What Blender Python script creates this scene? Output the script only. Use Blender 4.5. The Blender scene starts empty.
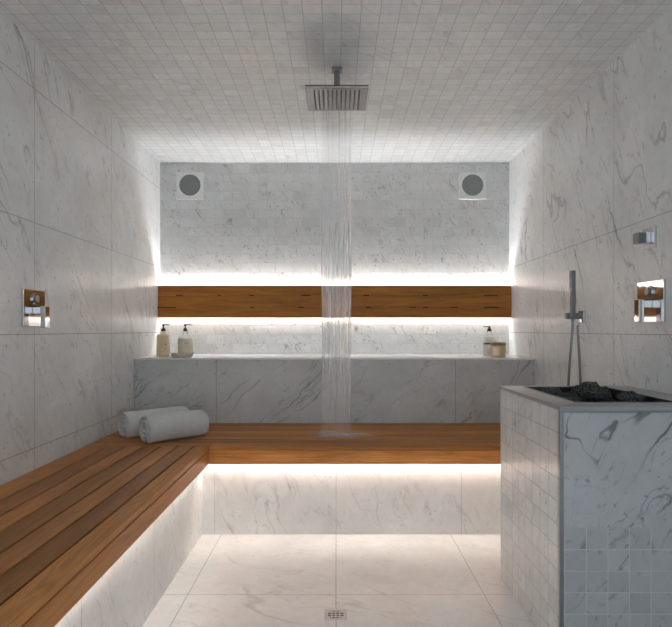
import bpy, bmesh, math, random
from mathutils import Vector, Matrix, noise

random.seed(7)
SC = bpy.context.scene
COL = SC.collection
R = math.radians

# ------------------------------------------------------------------ dimensions (metres)
H = 1.044                    # eye height
CX = 0.010                   # camera x
F = 560.0                    # focal length in pixels of a 672-wide frame
XL, XR = -1.25, 1.25         # side walls
YB, YF = 4.011, -0.60        # back wall, open front
ZC = H + 1.200               # ceiling
BZ = H - 0.581               # bench top
LZ = H - 0.175               # ledge top
HZ = H - 0.2366              # heater top
BX = CX - 0.637              # front edge of left bench
BY = 2.805                   # front edge of back bench
BASEX = CX - 0.682           # left bench base face
BASEY = 2.86
LY = 3.50                    # ledge front face

# ------------------------------------------------------------------ helpers
def tag(o, label=None, cat=None, group=None, kind=None):
    if label: o['label'] = label
    if cat: o['category'] = cat
    if group: o['group'] = group
    if kind: o['kind'] = kind
    return o

def empty(name, loc, label, cat, group=None, rz=0):
    o = bpy.data.objects.new(name, None); COL.objects.link(o)
    o.empty_display_size = 0.05
    o.location = loc; o.rotation_euler = (0, 0, rz)
    return tag(o, label, cat, group)

def build(name, bm, mat, parent=None, smooth=False, world=True, bevel=0, seg=2, angle=35):
    """link bm as one mesh; with world=True the vertices are world coordinates"""
    me = bpy.data.meshes.new(name)
    bmesh.ops.recalc_face_normals(bm, faces=bm.faces)
    bm.to_mesh(me); bm.free()
    o = bpy.data.objects.new(name, me); COL.objects.link(o)
    if mat: me.materials.append(mat)
    if parent:
        o.parent = parent
        if world:
            me.transform(Matrix.Rotation(-parent.rotation_euler.z, 4, 'Z') @ Matrix.Translation(-Vector(parent.location)))
    if smooth:
        for p in me.polygons: p.use_smooth = True
    if bevel:
        md = o.modifiers.new('bevel', 'BEVEL'); md.width = bevel; md.segments = seg
        md.limit_method = 'ANGLE'; md.angle_limit = R(angle)
        for p in me.polygons: p.use_smooth = True
        wn = o.modifiers.new('wn', 'WEIGHTED_NORMAL'); wn.keep_sharp = True
    return o

def origin_to(o, p):
    """move a top-level mesh's origin to p, keeping its shape in place"""
    o.data.transform(Matrix.Translation(-Vector(p))); o.location = p
    return o

def box(bm, x0, x1, y0, y1, z0, z1):
    r = bmesh.ops.create_cube(bm, size=1)
    for v in r['verts']:
        v.co = Vector((x0 + (v.co.x + .5) * (x1 - x0), y0 + (v.co.y + .5) * (y1 - y0), z0 + (v.co.z + .5) * (z1 - z0)))
    return r['verts']

def bx(*a):
    bm = bmesh.new(); box(bm, *a); return bm

def cyl(bm, p0, p1, r0, r1=None, n=24):
    r1 = r0 if r1 is None else r1
    p0 = Vector(p0); p1 = Vector(p1); d = p1 - p0
    m = Matrix.Translation((p0 + p1) / 2) @ d.to_track_quat('Z', 'Y').to_matrix().to_4x4()
    bmesh.ops.create_cone(bm, cap_ends=True, segments=n, radius1=r0, radius2=r1, depth=d.length, matrix=m)

def lathe(bm, prof, c=(0, 0, 0), n=40):
    rings = []
    for r, z in prof:
        if r < 1e-6:
            rings.append([bm.verts.new((c[0], c[1], c[2] + z))])
        else:
            rings.append([bm.verts.new((c[0] + r * math.cos(2 * math.pi * i / n), c[1] + r * math.sin(2 * math.pi * i / n), c[2] + z)) for i in range(n)])
    for a, b in zip(rings, rings[1:]):
        for i in range(n):
            j = (i + 1) % n
            if len(a) == 1 and len(b) == 1: continue
            if len(a) == 1: bm.faces.new((a[0], b[i], b[j]))
            elif len(b) == 1: bm.faces.new((a[i], a[j], b[0]))
            else: bm.faces.new((a[i], a[j], b[j], b[i]))

def tube(bm, pts, rad, n=12, caps=True):
    pts = [Vector(p) for p in pts]
    rad = rad if callable(rad) else (lambda i, r=rad: r)
    up = Vector((0.3, 1, 0.2)).normalized()
    rings = []
    for i, p in enumerate(pts):
        t = (pts[min(i + 1, len(pts) - 1)] - pts[max(i - 1, 0)]).normalized()
        a = t.cross(up).normalized(); b = t.cross(a).normalized()
        rr = rad(i)
        rings.append([bm.verts.new(p + a * rr * math.cos(2 * math.pi * k / n) + b * rr * math.sin(2 * math.pi * k / n)) for k in range(n)])
    for a, b in zip(rings, rings[1:]):
        for k in range(n):
            bm.faces.new((a[k], a[(k + 1) % n], b[(k + 1) % n], b[k]))
    if caps:
        bm.faces.new(rings[0]); bm.faces.new(rings[-1])

def frame(bm, X0, X1, Y0, Y1, a0, a1, b0, b1, z0, z1):
    o = [(X0, Y0), (X1, Y0), (X1, Y1), (X0, Y1)]; i_ = [(a0, b0), (a1, b0), (a1, b1), (a0, b1)]
    vs = {}
    for nm, ring in (('o', o), ('i', i_)):
        for zz in (z0, z1): vs[nm, zz] = [bm.verts.new((*c, zz)) for c in ring]
    for k in range(4):
        j = (k + 1) % 4
        bm.faces.new((vs['o', z1][k], vs['o', z1][j], vs['i', z1][j], vs['i', z1][k]))
        bm.faces.new((vs['o', z0][k], vs['i', z0][k], vs['i', z0][j], vs['o', z0][j]))
        bm.faces.new((vs['o', z0][k], vs['o', z0][j], vs['o', z1][j], vs['o', z1][k]))
        bm.faces.new((vs['i', z0][k], vs['i', z1][k], vs['i', z1][j], vs['i', z0][j]))

def bez(p0, p1, p2, p3, n):
    out = []
    for i in range(n + 1):
        t = i / n; s = 1 - t
        out.append(Vector(p0) * s**3 + Vector(p1) * 3 * s * s * t + Vector(p2) * 3 * s * t * t + Vector(p3) * t**3)
    return out

# ------------------------------------------------------------------ materials
class N:
    def __init__(self, name):
        self.m = bpy.data.materials.new(name); self.m.use_nodes = True
        self.t = self.m.node_tree
        self.p = self.t.nodes['Principled BSDF']
        self.out = self.t.nodes['Material Output']
    def new(self, ty, **kw):
        n = self.t.nodes.new(ty)
        for k, v in kw.items(): setattr(n, k, v)
        return n
    def link(self, a, b): self.t.links.new(a, b)
    def put(self, sock, v):
        if hasattr(v, 'is_linked') or isinstance(v, bpy.types.NodeSocket): self.link(v, sock)
        else: sock.default_value = v
    def math(self, op, a, b=None, c=None, clamp=False):
        n = self.new('ShaderNodeMath', operation=op, use_clamp=clamp)
        self.put(n.inputs[0], a)
        if b is not None: self.put(n.inputs[1], b)
        if c is not None: self.put(n.inputs[2], c)
        return n.outputs[0]
    def vmath(self, op, a, b=None, scale=None):
        n = self.new('ShaderNodeVectorMath', operation=op)
        self.put(n.inputs[0], a)
        if b is not None: self.put(n.inputs[1], b)
        if scale is not None: self.put(n.inputs['Scale'], scale)
        return n.outputs[0]
    def noise(self, vec, scale, detail=3, rough=.55, dist=0, color=False):
        n = self.new('ShaderNodeTexNoise')
        self.put(n.inputs['Vector'], vec); n.inputs['Scale'].default_value = scale
        n.inputs['Detail'].default_value = detail; n.inputs['Roughness'].default_value = rough
        n.inputs['Distortion'].default_value = dist
        return n.outputs['Color'] if color else n.outputs['Fac']
    def ramp(self, v, a, b, lo=0., hi=1., smooth=True):
        n = self.new('ShaderNodeMapRange', interpolation_type='SMOOTHSTEP' if smooth else 'LINEAR')
        self.put(n.inputs[0], v); n.inputs[1].default_value = a; n.inputs[2].default_value = b
        n.inputs[3].default_value = lo; n.inputs[4].default_value = hi
        return n.outputs[0]
    def mix(self, f, a, b, ty='MIX'):
        n = self.new('ShaderNodeMix', data_type='RGBA', blend_type=ty)
        self.put(n.inputs[0], f); self.put(n.inputs[6], a); self.put(n.inputs[7], b)
        return n.outputs[2]
    def mapping(self, vec, loc=(0, 0, 0), rot=(0, 0, 0), sc=(1, 1, 1)):
        n = self.new('ShaderNodeMapping')
        self.put(n.inputs[0], vec); n.inputs[1].default_value = loc; n.inputs[2].default_value = rot; n.inputs[3].default_value = sc
        return n.outputs[0]

def marble(name, u='x', v='z', ul=None, vl=None, brick=0.0, tile=0.0, grout=(.30, .30, .29), gw=.0022,
           base=(.74, .74, .73), rough=.33, vein=1.0, tilt=35, seed=0, speck=1.0, dense=1.0):
    """Carrara marble. ul / vl: ('p', offset, period) or a list of joint positions along axes u / v."""
    n = N(name)
    geo = n.new('ShaderNodeNewGeometry').outputs['Position']
    sep = n.new('ShaderNodeSeparateXYZ'); n.link(geo, sep.inputs[0])
    ax = dict(x=sep.outputs[0], y=sep.outputs[1], z=sep.outputs[2])
    U, V = ax[u], ax[v]
    dists = []; cellv = cellu = None
    if vl is not None:
        if isinstance(vl, tuple):
            q = n.math('DIVIDE', n.math('SUBTRACT', V, vl[1]), vl[2])
            cellv = n.math('FLOOR', q)
            f = n.math('FRACT', q)
            dists.append(n.math('MULTIPLY', n.math('MINIMUM', f, n.math('SUBTRACT', 1., f)), vl[2]))
        else:
            for z in vl: dists.append(n.math('ABSOLUTE', n.math('SUBTRACT', V, z)))
    if ul is not None:
        if isinstance(ul, tuple):
            q = n.math('DIVIDE', n.math('SUBTRACT', U, ul[1]), ul[2])
            if brick: q = n.math('ADD', q, n.math('MULTIPLY', n.math('FLOORED_MODULO', cellv, 2.), brick))
            cellu = n.math('FLOOR', q)
            f = n.math('FRACT', q)
            dists.append(n.math('MULTIPLY', n.math('MINIMUM', f, n.math('SUBTRACT', 1., f)), ul[2]))
        else:
            for z in ul: dists.append(n.math('ABSOLUTE', n.math('SUBTRACT', U, z)))
    pos = n.vmath('ADD', geo, (seed * 1.7, seed * 2.3, seed * .9))
    rnd = None
    if tile and cellu is not None:
        cmb = n.new('ShaderNodeCombineXYZ'); n.link(cellu, cmb.inputs[0]); n.link(cellv, cmb.inputs[1]); cmb.inputs[2].default_value = seed + .5
        wn = n.new('ShaderNodeTexWhiteNoise'); n.link(cmb.outputs[0], wn.inputs['Vector'])
        rnd = wn.outputs['Value']
        pos = n.vmath('ADD', pos, n.vmath('SCALE', wn.outputs['Color'], scale=4.0 * min(1, tile)))
    # warp
    w1 = n.vmath('SUBTRACT', n.noise(pos, 2.2, 3, color=True), (.5, .5, .5))
    wp = n.vmath('ADD', pos, n.vmath('SCALE', w1, scale=.17))
    w2 = n.vmath('SUBTRACT', n.noise(pos, 14, 3, color=True), (.5, .5, .5))
    wp = n.vmath('ADD', wp, n.vmath('SCALE', w2, scale=.026))
    # veins run along a diagonal in the plane: rotate, squash
    rot = {'x': (0, R(tilt), 0), 'y': (R(-tilt), 0, 0), 'f': (0, 0, R(tilt))}['f' if v in 'xy' and u in 'xy' else u]
    mp = n.mapping(wp, rot=rot, sc=(1, 1, 1))
    if v in 'xy': mp = n.mapping(mp, sc=(1.0, .20, 1.0))
    else: mp = n.mapping(mp, sc=(1.0, 1.0, .20))
    def veins(scale, width, mask_scale, m0, m1, off):
        vv = n.vmath('ADD', mp, (off, off * .7, off * .3))
        a = n.noise(vv, scale, 2, .5)
        rdg = n.math('ABSOLUTE', n.math('SUBTRACT', a, .5))
        line = n.ramp(rdg, 0, width, 1, 0)
        mask = n.ramp(n.noise(n.vmath('ADD', pos, (off, 3, off)), mask_scale, 2), m0, m1)
        return n.math('MULTIPLY', line, mask)
    big = veins(1.7 * dense, .0065, 1.8, .50, .68, 3.1)
    soft = veins(1.7 * dense, .055, 1.8, .45, .70, 3.1)
    med = veins(3.6 * dense, .010, 3.0, .44, .62, 9.4)
    fine = veins(12.0 * dense, .024, 5.0, .42, .62, 5.7)
    vor = n.new('ShaderNodeTexVoronoi', feature='DISTANCE_TO_EDGE'); n.link(wp, vor.inputs['Vector']); vor.inputs['Scale'].default_value = 9
    crk = n.math('MULTIPLY', n.ramp(vor.outputs['Distance'], 0, .03, 1, 0), n.ramp(n.noise(pos, 4, 2), .50, .64))
    spk = n.ramp(n.noise(n.mapping(pos, sc=(1, 1, .8)), 60, 2, .5), .62, .72)
    spk = n.math('MULTIPLY', spk, n.ramp(n.noise(pos, 7, 2), .36, .60))
    cloud = n.ramp(n.noise(wp, 3.5, 4, .6), .3, .72, .88, 1.06, smooth=False)
    mott = n.ramp(n.noise(wp, 26, 3, .6), .3, .72, .955, 1.03, smooth=False)
    tot = n.math('MULTIPLY', big, .66 * vein)
    tot = n.math('ADD', tot, n.math('MULTIPLY', soft, .06 * vein))
    tot = n.math('ADD', tot, n.math('MULTIPLY', med, .46 * vein))
    tot = n.math('ADD', tot, n.math('MULTIPLY', fine, .34 * vein))
    tot = n.math('ADD', tot, n.math('MULTIPLY', crk, .07 * vein))
    tot = n.math('ADD', tot, n.math('MULTIPLY', spk, .50 * speck), clamp=True)
    tone = n.math('MULTIPLY', cloud, mott)
    if rnd is not None:
        tone = n.math('MULTIPLY', tone, n.ramp(rnd, 0, 1, 1.015, .975, smooth=False))
        tone = n.math('MULTIPLY', tone, n.ramp(rnd, .90, .93, 1, 1 - .10 * tile))
    col = n.vmath('SCALE', base, scale=tone)
    col = n.mix(tot, col, (.16, .165, .17, 1))
    rgh = rough
    if dists:
        d = dists[0]
        for e in dists[1:]: d = n.math('MINIMUM', d, e)
        g = n.ramp(d, gw * .35, gw * .65, 1, 0)
        col = n.mix(g, col, (*grout, 1))
        rgh = n.math('ADD', n.math('MULTIPLY', g, .4), rough)
        bump = n.new('ShaderNodeBump'); bump.inputs['Strength'].default_value = .5; bump.inputs['Distance'].default_value = .001
        n.link(n.ramp(d, 0, gw, 0, 1), bump.inputs['Height']); n.link(bump.outputs[0], n.p.inputs['Normal'])
    n.link(col, n.p.inputs['Base Color'])
    n.put(n.p.inputs['Roughness'], rgh)
    n.p.inputs['Specular IOR Level'].default_value = .45
    return n.m

def wood(name, along='y', rough=.45):
    """warm teak; tone comes from each board's own object colour"""
    n = N(name)
    geo = n.new('ShaderNodeNewGeometry').outputs['Position']
    oi = n.new('ShaderNodeObjectInfo')
    pos = n.vmath('ADD', geo, n.vmath('SCALE', (3.1, 5.3, 7.7), scale=n.math('MULTIPLY', oi.outputs['Alpha'], 10.)))
    sc = dict(x=(.55, 9, 9), y=(9, .55, 9))[along]
    w = n.vmath('SUBTRACT', n.noise(n.mapping(pos, sc=dict(x=(.8, 4, 4), y=(4, .8, 4))[along]), 1.6, 2, color=True), (.5, .5, .5))
    q = n.vmath('ADD', n.mapping(pos, sc=sc), n.vmath('SCALE', w, scale=.9))
    ring = n.noise(q, 1.6, 2, .5)
    rings = n.math('FRACT', n.math('MULTIPLY', ring, 7.))
    rings = n.ramp(n.math('ABSOLUTE', n.math('SUBTRACT', rings, .5)), 0, .5, 0, 1)
    fib = n.noise(n.mapping(pos, sc=dict(x=(1.2, 60, 60), y=(60, 1.2, 60))[along]), 3.0, 4, .65)
    pore = n.ramp(n.noise(n.mapping(pos, sc=dict(x=(3, 110, 110), y=(110, 3, 110))[along]), 3.0, 2, .5), .60, .72)
    broad = n.noise(n.mapping(pos, sc=dict(x=(.6, 5, 5), y=(5, .6, 5))[along]), 1.5, 2)
    c = n.mix(n.ramp(broad, .3, .7), (.31, .115, .026, 1), (.53, .225, .060, 1))
    c = n.mix(n.math('MULTIPLY', rings, .42), c, (.21, .070, .015, 1))
    c = n.mix(n.ramp(fib, .35, .75, 0, .45), c, (.62, .30, .10, 1))
    c = n.mix(n.math('MULTIPLY', pore, .45), c, (.11, .038, .010, 1))
    c = n.mix(1.0, c, oi.outputs['Color'], 'MULTIPLY')
    n.link(c, n.p.inputs['Base Color'])
    n.put(n.p.inputs['Roughness'], n.ramp(fib, .3, .7, rough - .06, rough + .1))
    n.p.inputs['Specular IOR Level'].default_value = .25
    bump = n.new('ShaderNodeBump'); bump.inputs['Strength'].default_value = .25; bump.inputs['Distance'].default_value = .0008
    n.link(fib, bump.inputs['Height']); n.link(bump.outputs[0], n.p.inputs['Normal'])
    return n.m

def plain(name, col, rough=.4, metal=0, spec=.5, trans=0, alpha=1, ior=1.45, bumpscale=0, bumpd=.001, bstr=.4):
    n = N(name)
    pos = n.new('ShaderNodeTexCoord').outputs['Object']
    v = n.ramp(n.noise(pos, 30, 3), .3, .7, .94, 1.05, smooth=False)
    n.link(n.vmath('SCALE', col[:3], scale=v), n.p.inputs['Base Color'])
    n.p.inputs['Roughness'].default_value = rough; n.p.inputs['Metallic'].default_value = metal
    n.p.inputs['Specular IOR Level'].default_value = spec
    n.p.inputs['Transmission Weight'].default_value = trans; n.p.inputs['Alpha'].default_value = alpha
    n.p.inputs['IOR'].default_value = ior
    if bumpscale:
        b = n.new('ShaderNodeBump'); b.inputs['Strength'].default_value = bstr; b.inputs['Distance'].default_value = bumpd
        n.link(n.noise(pos, bumpscale, 4, .6), b.inputs['Height']); n.link(b.outputs[0], n.p.inputs['Normal'])
    return n.m

def emit(name, col, s):
    n = N(name)
    n.p.inputs['Base Color'].default_value = (*col, 1)
    n.p.inputs['Emission Color'].default_value = (*col, 1)
    n.p.inputs['Emission Strength'].default_value = s
    return n.m

def rock_mat():
    n = N('sauna_rock')
    pos = n.new('ShaderNodeTexCoord').outputs['Object']
    f = n.noise(pos, 7, 5, .7)
    n.link(n.mix(n.ramp(f, .38, .66), (.045, .045, .045, 1), (.34, .33, .32, 1)), n.p.inputs['Base Color'])
    n.p.inputs['Roughness'].default_value = .85
    b = n.new('ShaderNodeBump'); b.inputs['Strength'].default_value = .9; b.inputs['Distance'].default_value = .12
    n.link(f, b.inputs['Height']); n.link(b.outputs[0], n.p.inputs['Normal'])
    return n.m

GD = (.30, .30, .29)
M = dict(
    wall_l=marble('marble_large_left', 'y', 'z', ul=[2.341 - .80, 2.341, 3.143, 3.945], vl=[H - .493, H - .018, H + .449, H + 1.008],
                  grout=GD, seed=1, tilt=32, vein=1.0, gw=.0026, base=(.785, .79, .785)),
    wall_r=marble('marble_large_right', 'y', 'z', ul=[1.65, 2.50, 3.343], vl=[H - .493, H - .018, H + .441],
                  grout=GD, seed=4, tilt=-28, vein=1.0, gw=.0026, base=(.785, .79, .785)),
    wall_b=marble('marble_brick_back', 'x', 'z', ul=('p', CX - 1.26 + .02, .1245), vl=('p', H + 1.123, .0643), brick=.5, tile=.5,
                  grout=(.55, .55, .54), seed=7, gw=.0026, vein=.9, speck=1.5, dense=1.6, base=(.68, .68, .672)),
    ceil=marble('marble_mosaic_ceiling', 'x', 'y', ul=('p', CX + .021, .0735), vl=('p', 2.065, .0614), tile=.3,
                grout=(.44, .44, .43), seed=2, gw=.0025, vein=.45, speck=.6, dense=1.2, base=(.745, .75, .75)),
    floor=marble('marble_floor', 'x', 'y', ul=[CX, CX - .585, CX + .585], vl=[2.209, 1.61, 1.01], grout=(.36, .34, .32),
                 seed=11, tilt=-70, vein=.42, gw=.0026, base=(.80, .79, .77), rough=.28, speck=.4),
    base_b=marble('marble_bench_base', 'x', 'z', ul=[CX - .62, CX, CX + .64], grout=(.40, .39, .38), seed=5, tilt=22, vein=.62,
                  base=(.76, .75, .735), speck=.5),
    base_l=marble('marble_bench_side', 'y', 'z', ul=[2.75, 2.1, 1.5, .9], grout=(.40, .39, .38), seed=6, tilt=25, vein=.7,
                  base=(.76, .75, .735), speck=.7),
    ledge=marble('marble_ledge_front', 'x', 'z', ul=[CX - .748, CX, CX + .747], grout=(.20, .20, .19), seed=13, tilt=-48, vein=1.2,
                 base=(.66, .66, .645)),
    slab=marble('marble_ledge_slab', 'x', 'y', seed=15, vein=.35, speck=.3, base=(.86, .86, .85), rough=.15),
    hside=marble('marble_mosaic_heater', 'y', 'z', ul=('p', 1.735 + .032, .0748), vl=('p', HZ - .0135 - .0725, .0725), tile=.4,
                 grout=(.33, .33, .32), seed=8, vein=.5, dense=1.3, gw=.0026, base=(.80, .80, .79), rough=.24, speck=.8),
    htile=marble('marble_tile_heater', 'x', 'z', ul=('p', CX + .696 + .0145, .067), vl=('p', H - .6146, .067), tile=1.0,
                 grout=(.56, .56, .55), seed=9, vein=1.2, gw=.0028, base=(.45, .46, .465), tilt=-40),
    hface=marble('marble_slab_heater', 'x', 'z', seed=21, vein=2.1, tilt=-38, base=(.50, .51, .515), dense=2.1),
    htop=marble('grey_slab_heater', 'x', 'y', seed=23, vein=.1, speck=.1, base=(.34, .34, .335), rough=.30),
    wood_y=wood('teak_lengthwise', 'y'),
    wood_x=wood('teak_crosswise', 'x'),
    chrome=plain('polished_chrome', (.66, .66, .67), .06, 1),  # colour lowered to imitate dark surroundings mirrored in it
    brushed=plain('brushed_steel', (.24, .24, .24), .30, 1),
    head=plain('dimmed_brushed_steel', (.115, .115, .115), .28, 1),  # separate darker colour to offset the bright floor it mirrors
    hose=plain('hose_metal', (.24, .24, .24), .30, 1, bumpscale=300),
    trim=plain('metal_trim', (.30, .31, .32), .35, 1),
    nozzle=plain('nozzle_rubber', (.030, .030, .032), .5),
    dark=plain('dark_slot', (.012, .010, .008), .7),
    towel=plain('terry_cotton', (.70, .70, .69), .95, spec=.15, bumpscale=420, bumpd=.0025, bstr=1.0),
    speaker=plain('speaker_plate', (.74, .74, .73), .5),
    drain=plain('drain_metal', (.60, .58, .55), .4, .3),
    grille=plain('speaker_grille', (.22, .22, .22), .7, bumpscale=900),
    pump=plain('black_plastic', (.020, .017, .016), .3),
    cream=plain('cream_lotion', (.90, .74, .50), .35, spec=.5),
    cream2=plain('pale_lotion', (.92, .84, .68), .4),
    wax=plain('amber_wax', (.74, .52, .29), .4),
    lid=plain('wood_lid', (.30, .17, .085), .45),
    dish=plain('stone_dish', (.58, .52, .45), .6),
    label=plain('paper_label', (.92, .88, .80), .6),
    ink=plain('ink', (.05, .035, .025), .6),
    glass=plain('clear_glass', (.95, .96, .95), .03, trans=1, ior=1.12),
    rock=rock_mat(),
    tray=plain('dark_steel', (.10, .10, .105), .45, 1),
    rim=plain('rim_steel', (.55, .55, .55), .25, 1),
    led_up=emit('led_neutral', (.96, 1, 1.02), 40),
    led_dn=emit('led_neutral_low', (.98, 1, 1.0), 15.2),
    led_side=emit('led_warm_side', (1, .985, .93), 6.8),
    led_bench=emit('led_warm', (1, .985, .93), 8.9),
)

# water: mostly see-through white threads
def water_mat(name, a):
    n = N(name)
    tr = n.new('ShaderNodeBsdfTransparent')
    tl = n.new('ShaderNodeBsdfTranslucent'); tl.inputs[0].default_value = (.95, .96, .97, 1)
    body = n.new('ShaderNodeMixShader'); body.inputs[0].default_value = .5 if name == 'falling_water' else .0
    n.link(n.p.outputs[0], body.inputs[1]); n.link(tl.outputs[0], body.inputs[2])
    n.p.inputs['Base Color'].default_value = (.95, .96, .97, 1)
    n.p.inputs['Roughness'].default_value = .25
    n.p.inputs['Specular IOR Level'].default_value = .1
    pos = n.new('ShaderNodeNewGeometry').outputs['Position']
    f = n.ramp(n.noise(n.mapping(pos, sc=(40, 8, 1.2)), 2.0, 2), .3, .7, a * .7, a * 1.3)
    if name == 'falling_water':
        sp = n.new('ShaderNodeSeparateXYZ'); n.link(pos, sp.inputs[0])
        f = n.math('MULTIPLY', f, n.math('MULTIPLY', n.ramp(sp.outputs[2], 1.42, 1.95, 2.3, .5), n.ramp(sp.outputs[2], .45, 1.0, .40, 1.)))
    mx = n.new('ShaderNodeMixShader')
    n.link(f, mx.inputs[0]); n.link(tr.outputs[0], mx.inputs[1]); n.link(body.outputs[0], mx.inputs[2])
    n.link(mx.outputs[0], n.out.inputs['Surface'])
    return n.m
M['water'] = water_mat('falling_water', .105)
M['puddle'] = water_mat('water_film', .32)

# ------------------------------------------------------------------ the room
def struct(name, bm, mat):
    o = build(name, bm, mat); o['kind'] = 'structure'; return o
T = .12
struct('wall_left', bx(XL - T, XL, YF, YB + T, -T, ZC + T), M['wall_l'])
struct('wall_right', bx(XR, XR + T, YF, YB + T, -T, ZC + T), M['wall_r'])
struct('wall_back', bx(XL, XR, YB, YB + T, -T, ZC + T), M['wall_b'])
struct('ceiling', bx(XL, XR, YF, YB, ZC, ZC + T), M['ceil'])
# floor with a real pit for the drain
DX, DY0, DY1 = CX - .001, 2.014, 2.096
fb = bmesh.new()
dw = .041
box(fb, XL, DX - dw, YF, YB, -T, 0); box(fb, DX + dw, XR, YF, YB, -T, 0)
box(fb, DX - dw, DX + dw, YF, DY0, -T, 0); box(fb, DX - dw, DX + dw, DY1, YB, -T, 0)
box(fb, DX - dw, DX + dw, DY0, DY1, -T, -.03)
struct('floor', fb, M['floor'])

# ------------------------------------------------------------------ ledge
lg = empty('stone_ledge', (0, 3.75, BZ), 'built-in marble ledge with pale slab top below the wooden wall panel', 'ledge')
build('front_panel', bx(XL + .001, XR - .001, LY, YB - .001, .02, LZ - .012), M['ledge'], lg)
build('slab', bx(XL + .001, XR - .001, LY - .006, YB - .001, LZ - .012, LZ), M['slab'], lg, bevel=.0015)

# ------------------------------------------------------------------ benches
GAP = .0070
def tone(o, k=None):
    t = random.uniform(.80, 1.18) if k is None else k
    o.color = (t, t * random.uniform(.97, 1.02), t * random.uniform(.93, 1.03), random.random())

bl = empty('sauna_bench', ((XL + BX) / 2, 1.6, 0), 'long teak slatted bench running along the left wall on a pale marble base', 'bench')
YN = .30
cuts = [XL + .002, CX - 1.1416, CX - 1.051, CX - .967, CX - .875, CX - .792, CX - .71, BX]
tones = [1.12, .80, 1.12, .86, 1.16, .78, 1.12]
for (a, b), t in zip(zip(cuts, cuts[1:]), tones):
    tone(build('board', bx(a + GAP / 2, b - GAP / 2, YN, BY + (.0 if b < BX else -.0), BZ - .022, BZ), M['wood_y'], bl, bevel=.0015), t)
tone(build('fascia', bx(BX - .020, BX - .001, YN, BY + .0205, H - .6735, BZ - .0245), M['wood_y'], bl, bevel=.002), 1.20)
build('support_frame', bx(XL + .03, BX - .03, YN + .01, BY - .05, BZ - .040, BZ - .0225), M['dark'], bl)  # solid sheet, near-black in place of shade between the boards
build('bench_base', bx(XL + .001, BASEX, YN, BASEY - .001, .0005, BZ - .0405), M['base_l'], bl)
build('led_strip', bx(BASEX + .012, BASEX + .026, YN + .02, BY - .02, H - .656, H - .651), M['led_side'], bl)

bb = empty('sauna_bench', (0, 3.15, 0), 'teak slatted bench along the back below the grey marble ledge', 'bench')
ys = [BY, BY + .082]
nb = 7
for i in range(nb): ys.append(BY + .082 + (LY - .003 - BY - .082) * (i + 1) / nb)
tb = [1.05, .85, 1.1, .9, 1.15, .82, 1.0, .88]
for k, (a, b) in enumerate(zip(ys, ys[1:])):
    x0 = XL + .002 if k else BX + .0012
    if k == 0: x0 = BX + .0015
    tone(build('board', bx(x0, XR - .002, a + GAP / 2 if k else a, b - GAP / 2, BZ - .022, BZ), M['wood_x'], bb, bevel=.0022), tb[k])
# return piece of the first board line under the left bench's end
tone(build('board', bx(XL + .002, BX - .0015, BY + .0035, BY + .082 - GAP / 2, BZ - .022, BZ), M['wood_x'], bb, bevel=.0022), .95)
tone(build('fascia', bx(BX - .0008, XR - .002, BY + .001, BY + .020, H - .6735, BZ - .0245), M['wood_x'], bb, bevel=.002), 1.75)  # colour raised to imitate light bounced up from the floor
build('support_frame', bx(BASEX + .03, XR - .01, BASEY + .01, LY - .002, BZ - .040, BZ - .0225), M['dark'], bb)  # same dark sheet, closing the gaps as painted shade
build('bench_base', bx(XL + .001, XR - .001, BASEY, LY - .001, .0005, BZ - .0405), M['base_b'], bb)
build('led_strip', bx(BASEX + .03, XR - .01, BASEY - .030, BASEY - .014, H - .656, H - .651), M['led_bench'], bb)

# ------------------------------------------------------------------ wooden wall panel with hidden light
PY = 3.955
pz = [H + (330 - y) / 141.6 for y in (317.8, 307.5, 295.5, 285.4)]
wp = empty('wood_panel', (0, PY, pz[0]), 'horizontal teak panel of three boards glowing with light above and below', 'wall panel')
for i in range(3):
    pb = build('board', bx(XL + .0015, XR - .0015, PY, PY + .02, pz[i] + (.0006 if i else 0), pz[i + 1] - (.0006 if i < 2 else 0)), M['wood_x'], wp, bevel=.0012)
    tone(pb, [.90, .78, .84][i]); pb.color[1] *= .93; pb.color[2] *= .60
def px(x): return CX + (x - 336) / 141.6
for y, spans in ((1, [(157.5, 176), (250, 254), (298, 304), (366, 371), (409, 416), (423, 428), (451, 458), (484, 499)]),
                 (2, [(176, 183), (218, 221), (249, 254), (301, 310), (363.5, 369), (423, 428), (484, 498)])):
    for a, b in spans:
        build('slot', bx(px(a), px(b), PY - .0006, PY + .004, pz[y] - .0035, pz[y] + .0035), M['dark'], wp)
build('mounting_rail', bx(XL + .02, XR - .02, PY + .0205, YB - .001, pz[1] - .02, pz[2] + .02), M['dark'], wp)
build('led_strip', bx(XL + .01, XR - .01, YB - .024, YB - .014, pz[3] - .032, pz[3] - .026), M['led_up'], wp)
build('led_strip', bx(XL + .01, XR - .01, YB - .024, YB - .014, pz[0] + .026, pz[0] + .032), M['led_dn'], wp)

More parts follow.
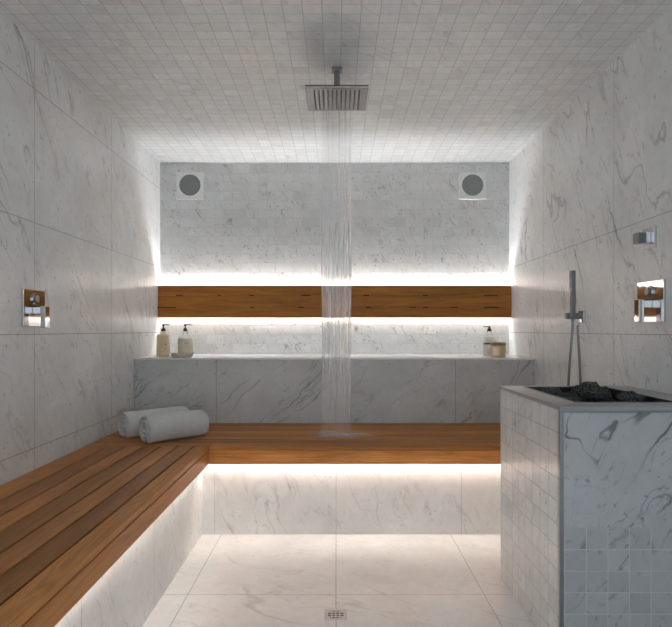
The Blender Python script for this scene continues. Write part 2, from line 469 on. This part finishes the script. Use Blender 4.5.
# ------------------------------------------------------------------ wall speakers
def make_speaker(x, label):
    s = empty('wall_speaker', (x, YB, H + 1.031), label, 'speaker', 'square speakers high on the back wall')
    h = .0965
    build('frame', bx(x - h, x + h, YB - .012, YB - .0005, H + 1.031 - h, H + 1.031 + h), M['speaker'], s, bevel=.003, seg=3)
    bm = bmesh.new(); cyl(bm, (x, YB - .0121, H + 1.035), (x, YB - .0140, H + 1.035), .076, .074, n=64)
    build('grille', bm, M['grille'], s)
    bm = bmesh.new()
    lathe(bm, [(.0765, 0), (.0795, 0), (.0795, .003), (.0765, .003), (.0765, 0)], n=64)
    bm.transform(Matrix.Translation((x, YB - .0120, H + 1.035)) @ Matrix.Rotation(R(90), 4, 'X'))
    build('ring', bm, M['speaker'], s, smooth=True)
make_speaker(CX - 1.043, 'white square wall speaker with round grey grille, the one above the pump bottles at left')
make_speaker(CX + .976, 'white square wall speaker with round grey grille, the one above the glass bottle at right')

# ------------------------------------------------------------------ ceiling shower
sx = CX + .004; hz = H + 1.058; hw = .139; hy = 2.574
sh = empty('rain_shower', (sx, hy, ZC), 'square chrome rain shower head hanging from the ceiling', 'shower head')
build('head_plate', bx(sx - hw, sx + hw, hy - hw * .92, hy + hw * .92, hz, hz + .013), M['head'], sh, bevel=.0015)
bm = bmesh.new()
frame(bm, sx - hw - .0006, sx + hw + .0006, hy - hw * .92 - .0006, hy + hw * .92 + .0006, sx - hw - .0001, sx + hw + .0001, hy - hw * .92 - .0001, hy + hw * .92 + .0001, hz + .001, hz + .006)
build('edge_band', bm, M['chrome'], sh)  # polished strip added to put a bright line along the lip
build('pipe', bx(sx - .013, sx + .013, hy - .013, hy + .013, hz + .013, ZC - .012), M['brushed'], sh, bevel=.002)
build('flange', bx(sx - .024, sx + .024, hy - .024, hy + .024, ZC - .012, ZC - .0005), M['brushed'], sh, bevel=.0015)
for k in range(11):
    x = sx - .100 + .200 * k / 10
    bm = bx(x - .0028, x + .0028, hy - .105, hy + .105, hz - .0012, hz - .0001)
    for j in range(11):
        yy = hy - .098 + .196 * j / 10
        cyl(bm, (x, yy, hz - .0002), (x, yy, hz - .005), .0036, .0022, n=10)
    build('nozzle_strip', bm, M['nozzle'], sh)

# falling water: fine jets leaving the head and arching down on to the bench
bm = bmesh.new()
rw = random.Random(3)
land_z = BZ + .002
for c in range(9):
    for r in range(3):
        x0 = sx - .066 + .128 * (c + (r * 2 % 3) / 3) / 8.4 + rw.uniform(-.0022, .0022)
        y0 = hy - .06 + .06 * r + rw.uniform(-.01, .01)
        x1 = sx + (x0 - sx) * 1.12
        y1 = 3.02 + .055 * r + rw.uniform(-.02, .02)
        rr = rw.uniform(.0058, .0088)
        pts = []
        for i in range(29):
            t = i / 28
            z = (hz - .006) + (land_z - hz + .006) * (.16 * t + .84 * t * t)
            pts.append((x0 + (x1 - x0) * t, y0 + (y1 - y0) * t, z))
        tube(bm, pts, lambda i, q=rr: q * (1 - .45 * i / 28), n=8)
wt = build('falling_water', bm, M['water'], smooth=True)
tag(origin_to(wt, (sx, 3.07, BZ)), 'thin white streams of water falling from the rain shower onto the back bench', 'water', kind='stuff')
bm = bmesh.new()
for (cx, cy, a, b) in ((sx - .01, 3.10, .16, .060), (sx + .10, 3.11, .13, .036), (sx - .04, 3.19, .09, .026)):
    n_ = 48; ring = []
    c0 = bm.verts.new((cx, cy, BZ + .0024))
    for k in range(n_):
        t = 2 * math.pi * k / n_; q = 1 + .10 * math.sin(3 * t + cx * 30) + .06 * math.sin(7 * t)
        ring.append((bm.verts.new((cx + a * q * .9 * math.cos(t), cy + b * q * .9 * math.sin(t), BZ + .0020)),
                     bm.verts.new((cx + a * q * math.cos(t), cy + b * q * math.sin(t), BZ + .0003))))
    for k in range(n_):
        j = (k + 1) % n_
        bm.faces.new((c0, ring[k][0], ring[j][0])); bm.faces.new((ring[k][0], ring[k][1], ring[j][1], ring[j][0]))
pd = build('water_puddle', bm, M['puddle'], smooth=True)
tag(origin_to(pd, (sx, 3.1, BZ)), 'shallow splash of water on the back bench under the shower streams', 'puddle', kind='stuff')

# ------------------------------------------------------------------ towels
def towel(p0, p1, Rr, label, turns=3.1, seed=0):
    p0 = Vector(p0); p1 = Vector(p1); d = p1 - p0; L = d.length
    ang = math.atan2(d.y, d.x)
    bm = bmesh.new()
    th = .0128; r0 = .010
    n_ = int(turns * 30)
    tot = turns * 2 * math.pi
    pitch = (Rr - r0) / turns
    nl = 60
    grid = []
    for i in range(n_ + 1):
        t = i / n_
        a = -R(118) - tot + t * tot
        r = r0 + pitch * turns * t
        if t > 1 - 1 / turns: r = min(r, Rr)
        tt = pitch * .5 * .80
        if t > .985: tt *= max(.35, (1 - t) / .015)
        row = []
        for side in (1, -1):
            line = []
            for j in range(nl + 1):
                s = j / nl
                e = min(s, 1 - s) * L
                edge = 1 - max(0, 1 - e / .008) ** 2 * .40      # round the layer's edge
                rad = r + side * tt * edge
                shrink = 1 - .035 * max(0, 1 - e / .03) ** 2 if side == 1 and t > 1 - 1.02 / turns else 1
                rad *= shrink
                inn = .002 * math.sin(a * .5 + seed) * (1 if s < .5 else -1)
                x = s * L + (inn + -.002 * (1 - t) * (1 if s < .5 else -1)) * max(0, 1 - e / .03)
                y = rad * math.cos(a); z = rad * math.sin(a)
                line.append(Vector((x, y, z)))
            row.append(line)
        grid.append(row)
    V = [[[bm.verts.new(co) for co in line] for line in row] for row in grid]
    for i in range(n_):
        for j in range(nl):
            bm.faces.new((V[i][0][j], V[i][0][j + 1], V[i + 1][0][j + 1], V[i + 1][0][j]))
            bm.faces.new((V[i][1][j], V[i + 1][1][j], V[i + 1][1][j + 1], V[i][1][j + 1]))
        for j in (0, nl):
            bm.faces.new((V[i][0][j], V[i + 1][0][j], V[i + 1][1][j], V[i][1][j]))
    for i in (0, n_):
        for j in range(nl):
            bm.faces.new((V[i][0][j], V[i][1][j], V[i][1][j + 1], V[i][0][j + 1]))
    # soft irregularity and a flattened contact with the bench
    for v in bm.verts:
        q = noise.noise_vector(v.co * 16 + Vector((seed, 0, 0)))
        v.co += q * .0014 + noise.noise_vector(v.co * 5 + Vector((seed * 3, 1, 0))) * .005
        if v.co.z < -Rr * .86: v.co.z = -Rr * .86 + (v.co.z + Rr * .86) * .25
    lo = min(v.co.z for v in bm.verts)
    for v in bm.verts: v.co.z -= lo
    o = build('rolled_towel', bm, M['towel'], smooth=True)
    md = o.modifiers.new('sub', 'SUBSURF'); md.levels = 1; md.render_levels = 1
    o.location = (p0.x, p0.y, BZ + .0008); o.rotation_euler = (0, 0, ang)
    tag(o, label, 'towel', 'rolled towels on the bench corner')
towel((CX - 1.150, 3.02, 0), (CX - .885, 3.285, 0), .074, 'rolled white towel lying behind the other, nearer the left wall', seed=1.3)
towel((CX - .992, 2.885, 0), (CX - .742, 3.125, 0), .074, 'rolled white towel lying in front, nearer the middle of the room', seed=4.1)

# ------------------------------------------------------------------ bottles on the ledge
def pump(parent, x, y, z, r=.0115, spout=(1, 0), h=.050):
    bm = bmesh.new()
    lathe(bm, [(0, 0), (r, 0), (r * 1.05, .004), (r, .016), (r * .55, .020), (.0045, .023), (.0045, h - .012), (0, h - .012)], (x, y, z), 24)
    build('pump_collar', bm, M['pump'], parent, smooth=True)
    bm = bmesh.new()
    lathe(bm, [(0, h - .0125), (.0075, h - .012), (.0085, h - .004), (.006, h), (0, h)], (x, y, z), 20)
    dx, dy = spout
    tube(bm, [(x, y, z + h - .004), (x + dx * .018, y + dy * .018, z + h - .0035), (x + dx * .036, y + dy * .036, z + h - .0035), (x + dx * .039, y + dy * .039, z + h - .006)], .0032, n=10)
    build('pump_spout', bm, M['pump'], parent, smooth=True)

def arc_patch(parent, x, y, r, z0, z1, a0, a1, mat, name='label'):
    bm = bmesh.new(); n_ = 18; A = []
    for k in range(n_ + 1):
        a = R(a0 + (a1 - a0) * k / n_)
        A.append([bm.verts.new((x + q * math.cos(a), y + q * math.sin(a), zz)) for q in (r, r + .0006) for zz in (z0, z1)])
    for p, q in zip(A, A[1:]):
        for i, j in ((0, 1), (1, 3), (3, 2), (2, 0)): bm.faces.new((p[i], p[j], q[j], q[i]))
    bm.faces.new((A[0][0], A[0][1], A[0][3], A[0][2])); bm.faces.new((A[-1][0], A[-1][1], A[-1][3], A[-1][2]))
    return build(name, bm, mat, parent, smooth=False)

# opaque cream bottle at far left
x, y = CX - 1.123, 3.643
b = empty('pump_bottle', (x, y, LZ), 'opaque cream pump bottle standing directly on the ledge at the far left', 'bottle', 'toiletries on the ledge')
bm = bmesh.new()
lathe(bm, [(0, 0), (.040, 0), (.043, .003), (.043, .132), (.041, .142), (.034, .147), (.018, .150), (.0145, .153), (.0145, .166), (0, .166)], (x, y, LZ))
build('body', bm, M['cream'], b, smooth=True, bevel=0)
arc_patch(b, x, y, .0432, LZ + .0001, LZ + .012, 0, 359.9, M['wax'], 'base_band')
for i, (zz, a0, a1) in enumerate(((.085, -62, -52), (.0795, -66, -48), (.070, -58, -53), (.058, -60, -54))):
    arc_patch(b, x, y, .0433, LZ + zz, LZ + zz + .0028, a0, a1, M['lid'], 'print')
pump(b, x, y, LZ + .1665, r=.0135, h=.046)

# dish + second bottle
x, y = CX - .988, 3.603
d = bmesh.new()
lathe(d, [(0, 0), (.056, 0), (.064, .006), (.0745, .027), (.0735, .029), (.070, .028), (.060, .0155), (0, .0155)], (x, y, LZ + .0004), 48)
ds = build('soap_dish', d, M['dish'], smooth=True)
tag(origin_to(ds, (x, y, LZ)), 'shallow round stone dish under the second pump bottle', 'dish', 'toiletries on the ledge')
x, y = x + .018, y + .002
z = LZ + .0166
b = empty('pump_bottle', (x, y, z), 'clear glass bottle of pale lotion with black pump standing on the stone dish', 'bottle', 'toiletries on the ledge')
bm = bmesh.new()
lathe(bm, [(0, 0), (.042, 0), (.046, .004), (.046, .098), (.042, .115), (.030, .127), (.017, .133), (.0145, .137), (.0145, .150), (0, .150)], (x, y, z))
build('body', bm, M['glass'], b, smooth=True)
bm = bmesh.new()
lathe(bm, [(0, .005), (.038, .005), (.0405, .009), (.0405, .097), (.038, .104), (0, .104)], (x, y, z))
build('lotion', bm, M['cream2'], b, smooth=True)
for zz, a0, a1 in ((.073, -80, -68), (.073, -64, -50)):
    arc_patch(b, x, y, .0462, z + zz, z + zz + .003, a0, a1, M['ink'], 'print')
pump(b, x, y, z + .1505, r=.0125, h=.046)

# clear bottle at right
x, y = CX + 1.028, 3.752
b = empty('pump_bottle', (x, y, LZ), 'clear glass bottle with black pump and dark label strip behind the amber jar', 'bottle', 'toiletries on the ledge')
bm = bmesh.new()
lathe(bm, [(0, 0), (.039, 0), (.0415, .003), (.0415, .110), (.037, .128), (.024, .142), (.015, .148), (.014, .166), (0, .166)], (x, y, LZ + .0004))
build('body', bm, M['glass'], b, smooth=True)
bm = bmesh.new()
lathe(bm, [(0, .004), (.036, .004), (.037, .007), (.037, .120), (0, .120)], (x, y, LZ + .0004))
build('lotion', bm, M['label'], b, smooth=True)
arc_patch(b, x, y, .0418, LZ + .079, LZ + .090, -160, -95, M['ink'])
pump(b, x, y, LZ + .1665, r=.0135, spout=(-1, 0), h=.034)

x, y = CX + 1.058, 3.655
b = empty('candle_jar', (x, y, LZ), 'short amber jar with brown lid in front of the clear bottle at the right', 'jar', 'toiletries on the ledge')
bm = bmesh.new()
lathe(bm, [(0, 0), (.044, 0), (.0475, .004), (.0475, .070), (.046, .073), (0, .073)], (x, y, LZ + .0003))
build('body', bm, M['wax'], b, smooth=True)
arc_patch(b, x, y, .0477, LZ + .012, LZ + .062, -150, -95, M['cream'])  # bare jar without a label; patch paints its lighter left half
bm = bmesh.new()
lathe(bm, [(0, .0735), (.0475, .0735), (.049, .076), (.049, .091), (.047, .094), (0, .094)], (x, y, LZ))
build('lid', bm, M['lid'], b, smooth=True)

# ------------------------------------------------------------------ control valves on the side walls
def valve(side, yc, zc, label, w=.083, h=.081, dz=0):
    wall = XL if side < 0 else XR
    s = -side                                     # direction into the room
    def X(a, b_): return (wall + s * a, wall + s * b_) if s > 0 else (wall + s * b_, wall + s * a)
    v = empty('shower_valve', (wall, yc, zc), label, 'shower valve')
    build('plate', bx(*X(-.0015, .010), yc - w, yc + w, zc - h, zc + h), M['chrome'], v, bevel=.002, seg=3)
    # lower control: square stem and hanging blade
    hzv = zc - .010
    build('stem', bx(*X(.0102, .042), yc - .018, yc + .018, hzv - .014, hzv + .014), M['chrome'], v, bevel=.002)
    build('handle', bx(*X(.0422, .064), yc - .020, yc + .016, hzv - .072, hzv + .018), M['chrome'], v, bevel=.003, seg=3)
    # upper diverter knob
    kz = zc + .038
    bm = bmesh.new(); cyl(bm, (wall + s * .0102, yc, kz), (wall + s * .016, yc, kz), .024, n=40)
    build('knob_ring', bm, M['chrome'], v, bevel=.001)
    bm = bmesh.new(); cyl(bm, (wall + s * .0162, yc, kz), (wall + s * .024, yc, kz), .015, n=32)
    build('diverter_knob', bm, M['brushed'], v, bevel=.0015)
    return v
valve(-1, 2.324, H + .0905, 'polished chrome shower valve with lever on the left wall above the bench', h=.076)
valve(1, 2.195, H + .1115, 'polished chrome shower valve with lever on the right wall above the heater', w=.092)

yc, zc = 2.205, H + .362
st = empty('stop_valve', (XR, yc, zc), 'small square chrome tap handle high on the right wall above the valve plate', 'tap')
build('flange', bx(XR - .012, XR + .0015, yc - .042, yc + .042, zc - .042, zc + .042), M['chrome'], st, bevel=.002)
build('collar', bx(XR - .030, XR - .0122, yc - .022, yc + .022, zc - .022, zc + .022), M['chrome'], st, bevel=.003)
build('handle', bx(XR - .062, XR - .0302, yc - .020, yc + .020, zc - .022, zc + .020), M['brushed'], st, bevel=.003)

# ------------------------------------------------------------------ hand shower
yc = 2.811; zb = H + .068
hs = empty('hand_shower', (XR, yc, zb), 'slim chrome hand shower with hanging metal hose on the right wall', 'hand shower')
build('wall_plate', bx(XR - .012, XR - .0005, yc - .031, yc + .031, zb - .031, zb + .031), M['chrome'], hs, bevel=.004, seg=3)
build('bracket', bx(XR - .088, XR - .0122, yc - .014, yc + .014, zb - .014, zb + .018), M['brushed'], hs, bevel=.003)
wx = CX + 1.178
build('wand', bx(wx - .012, wx + .012, yc - .034, yc - .0145, zb - .012, zb + .228), M['brushed'], hs, bevel=.004, seg=3)
bm = bmesh.new()
for k in range(9): cyl(bm, (wx - .0122, yc - .024, zb + .135 + k * .0095), (wx - .0160, yc - .024, zb + .135 + k * .0095), .0032, n=10)
build('nozzles', bm, M['nozzle'], hs)
bm = bmesh.new(); cyl(bm, (wx, yc - .024, zb - .0125), (wx, yc - .024, zb - .032), .0085, .0065)
build('wand_nut', bm, M['brushed'], hs, smooth=False)
ox = CX + 1.213
bm = bmesh.new(); cyl(bm, (ox, yc, zb - .0145), (ox, yc, zb - .040), .0095, .0085)
build('hose_outlet', bm, M['chrome'], hs, smooth=False)
zl = BZ + .035
p = bez((wx, yc - .024, zb - .0325), (wx - .002, yc - .022, zb - .16), (wx - .034, yc - .018, zb - .34), (wx - .014, yc - .012, zl + .05), 40)
p += bez(p[-1], (wx - .004, yc - .010, zl - .02), (ox + .012, yc - .004, zl - .02), (ox + .014, yc, zl + .06), 20)[1:]
p += bez(p[-1], (ox + .020, yc, zb - .30), (ox + .004, yc, zb - .16), (ox, yc, zb - .0405), 40)[1:]
q = []
for a, b2 in zip(p, p[1:]):
    for k in range(3): q.append(a.lerp(b2, k / 3))
q.append(p[-1])
bm = bmesh.new(); tube(bm, q, lambda i: .0066 if i % 2 else .0058, n=10)
build('hose', bm, M['hose'], hs, smooth=True)

# ------------------------------------------------------------------ stove block with stones
x0, x1 = CX + .692, XR - .001
y0, y1 = 1.733, 2.381
ox0, ox1, oy0, oy1 = CX + .777, CX + 1.107, 1.812, 2.312
zt = HZ
he = empty('sauna_heater', ((x0 + x1) / 2, (y0 + y1) / 2, 0), 'marble-tiled sauna heater block with grey slab top and open stone tray', 'sauna heater')
e = .006
build('side_panel', bx(x0 + e, x0 + .03, y0 + .014, y1 - e, .0005, zt - .0135), M['hside'], he)
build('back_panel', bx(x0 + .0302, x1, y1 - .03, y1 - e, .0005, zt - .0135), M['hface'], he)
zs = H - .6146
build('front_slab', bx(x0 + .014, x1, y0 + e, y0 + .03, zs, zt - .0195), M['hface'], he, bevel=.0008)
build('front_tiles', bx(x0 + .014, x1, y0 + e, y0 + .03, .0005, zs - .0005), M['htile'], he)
build('corner_trim', bx(x0 + .001, x0 + .0135, y0 + .001, y0 + .0135, .0005, zt - .0137), M['trim'], he, bevel=.001)
build('top_trim', bx(x0 + .0138, x1, y0 + .001, y0 + .010, zt - .0193, zt - .0137), M['trim'], he)
bm = bmesh.new()
frame(bm, x0, x1, y0, y1, ox0, ox1, oy0, oy1, zt - .0135, zt)
build('top_slab', bm, M['htop'], he, bevel=.0012)
bm = bmesh.new()
frame(bm, ox0 - .004, ox1 + .004, oy0 - .004, oy1 + .004, ox0 + .003, ox1 - .003, oy0 + .003, oy1 - .003, zt + .0001, zt + .003)
build('tray_rim', bm, M['rim'], he)
bm = bmesh.new()
zf = zt - .080
frame(bm, ox0 + .0002, ox1 - .0002, oy0 + .0002, oy1 - .0002, ox0 + .002, ox1 - .002, oy0 + .002, oy1 - .002, zf, zt - .0002)
box(bm, ox0 + .0002, ox1 - .0002, oy0 + .0002, oy1 - .0002, zf - .003, zf)
build('stone_tray', bm, M['tray'], he)

# stones
protos = []
rs = random.Random(11)
def rock_mesh(seed):
    bm = bmesh.new(); bmesh.ops.create_icosphere(bm, subdivisions=4, radius=1)
    off = Vector((seed * 7.3, seed * 1.9, seed * 3.1))
    rr = random.Random(seed)
    planes = [(Vector((rr.uniform(-1, 1), rr.uniform(-1, 1), rr.uniform(-.6, 1))).normalized(), rr.uniform(.58, .82)) for _ in range(9)]
    for v in bm.verts:
        d = v.co.normalized()
        r = 1 + .22 * noise.noise(d * 1.3 + off)
        c = d * r
        for nrm, h_ in planes:
            k = c.dot(nrm)
            if k > h_: c -= nrm * (k - h_) * .85
        c += d * (.12 * noise.noise(d * 3.5 + off) + .07 * noise.noise(d * 9 + off) + .045 * noise.noise(d * 20 + off))
        v.co = c
    me = bpy.data.meshes.new('sauna_stone'); bm.to_mesh(me); bm.free()
    for p_ in me.polygons: p_.use_smooth = True
    me.materials.append(M['rock'])
    return me
meshes = [rock_mesh(s) for s in range(1, 8)]
placed = []
def stone(x, y, r, z=None, sc=(1, 1, .75), rz=None):
    """drop a stone on to the tray and the stones below it"""
    if z is None:
        z = zf + r * sc[2] * .8
        for (a, b_, c, q, qs) in placed:
            dd = math.hypot(a - x, b_ - y); s_ = (r + q) * .80
            if dd < s_: z = max(z, c + math.sqrt(s_ * s_ - dd * dd) * (sc[2] + qs) / 2)
    placed.append((x, y, z, r, sc[2]))
    o = bpy.data.objects.new('sauna_stone', meshes[len(placed) % len(meshes)]); COL.objects.link(o)
    o.location = (x, y, z); o.scale = (r * sc[0], r * sc[1], r * sc[2])
    o.rotation_euler = (rs.uniform(-.25, .25), rs.uniform(-.25, .25), rs.uniform(0, 6.28) if rz is None else rz)
    tag(o, 'rough black stone heaped in the open tray of the sauna heater', 'stone', 'black stones in the heater tray')
    return o
for j in range(6):
    for i in range(4):
        stone(ox0 + .045 + i * .080 + rs.uniform(-.005, .005), oy0 + .047 + j * .081 + rs.uniform(-.006, .006), rs.uniform(.036, .041))
for (fx, fy, r) in ((.16, .30, .040), (.26, .52, .042), (.56, .50, .044), (.84, .46, .040),
                    (.20, .76, .040), (.50, .74, .044), (.78, .72, .042), (.64, .90, .036), (.32, .90, .036)):
    stone(ox0 + fx * (ox1 - ox0), oy0 + fy * (oy1 - oy0), r, sc=(1.05, 1, .74))
big = stone(CX + .893, 1.955, .052, z=HZ + .022, sc=(1.15, 1.0, .62), rz=.6)
big['label'] = 'largest peaked black stone on top of the heap in the heater'; del big['group']
stone(CX + 1.02, 1.92, .044, z=HZ + .000, sc=(1.15, 1, .45), rz=2.2)

# ------------------------------------------------------------------ floor drain
dr = empty('floor_drain', (DX, (DY0 + DY1) / 2, 0), 'small square metal floor drain with slotted grate', 'drain')
cy = (DY0 + DY1) / 2; hw_ = .0395
bm = bmesh.new()
frame(bm, DX - hw_, DX + hw_, cy - hw_, cy + hw_, DX - .029, DX + .029, cy - .029, cy + .029, -.004, .0006)
build('frame', bm, M['drain'], dr)
bm = bmesh.new()
rows = 4
pitch_ = .058 / rows
for i in range(rows + 1):
    yy = cy - .029 + pitch_ * i
    box(bm, DX - .029, DX + .029, yy - .0026, yy + .0026, -.0012, .0002)
for xx in (-.0145, 0, .0145): box(bm, DX + xx - .0024, DX + xx + .0024, cy - .029, cy + .029, -.0013, .0003)
for s1 in (-1, 1):
    for k in range(rows):
        yy = cy - .029 + pitch_ * (k + .5)
        xo = math.sqrt(max(0, .029 ** 2 - (yy - cy) ** 2)) + .001
        if xo < .0285: box(bm, *((DX + xo, DX + .029) if s1 > 0 else (DX - .029, DX - xo)), yy - .006, yy + .006, -.0011, .0001)
build('grate', bm, M['drain'], dr)
build('sump_shade', bx(DX - .0405, DX + .0405, cy - .0405, cy + .0405, -.0295, -.012), M['dark'], dr)  # near-black block painted as the shade below the grate

# ------------------------------------------------------------------ light from the adjoining room through the open front
w = bpy.data.worlds.new('world'); SC.world = w; w.use_nodes = True
bg = w.node_tree.nodes['Background']
bg.inputs[0].default_value = (.80, .91, 1.0, 1); bg.inputs[1].default_value = .325

# ------------------------------------------------------------------ camera
cam = bpy.data.cameras.new('camera'); co = bpy.data.objects.new('camera', cam); COL.objects.link(co)
co.location = (CX, 0, H); co.rotation_euler = (R(90), 0, 0)
cam.sensor_fit = 'HORIZONTAL'; cam.sensor_width = 36; cam.lens = 36 * F / 672
cam.shift_y = (330 - 313.5) / 672
cam.clip_start = .02
SC.camera = co
SC.view_settings.view_transform = 'Standard'; SC.view_settings.look = 'None'
SC.view_settings.gamma = 1; SC.view_settings.use_curve_mapping = False
SC.view_settings.exposure = 1.84
SC.cycles.transparent_max_bounces = 32
SC.cycles.max_bounces = 14
SC.cycles.diffuse_bounces = 7
SC.cycles.use_denoising = True
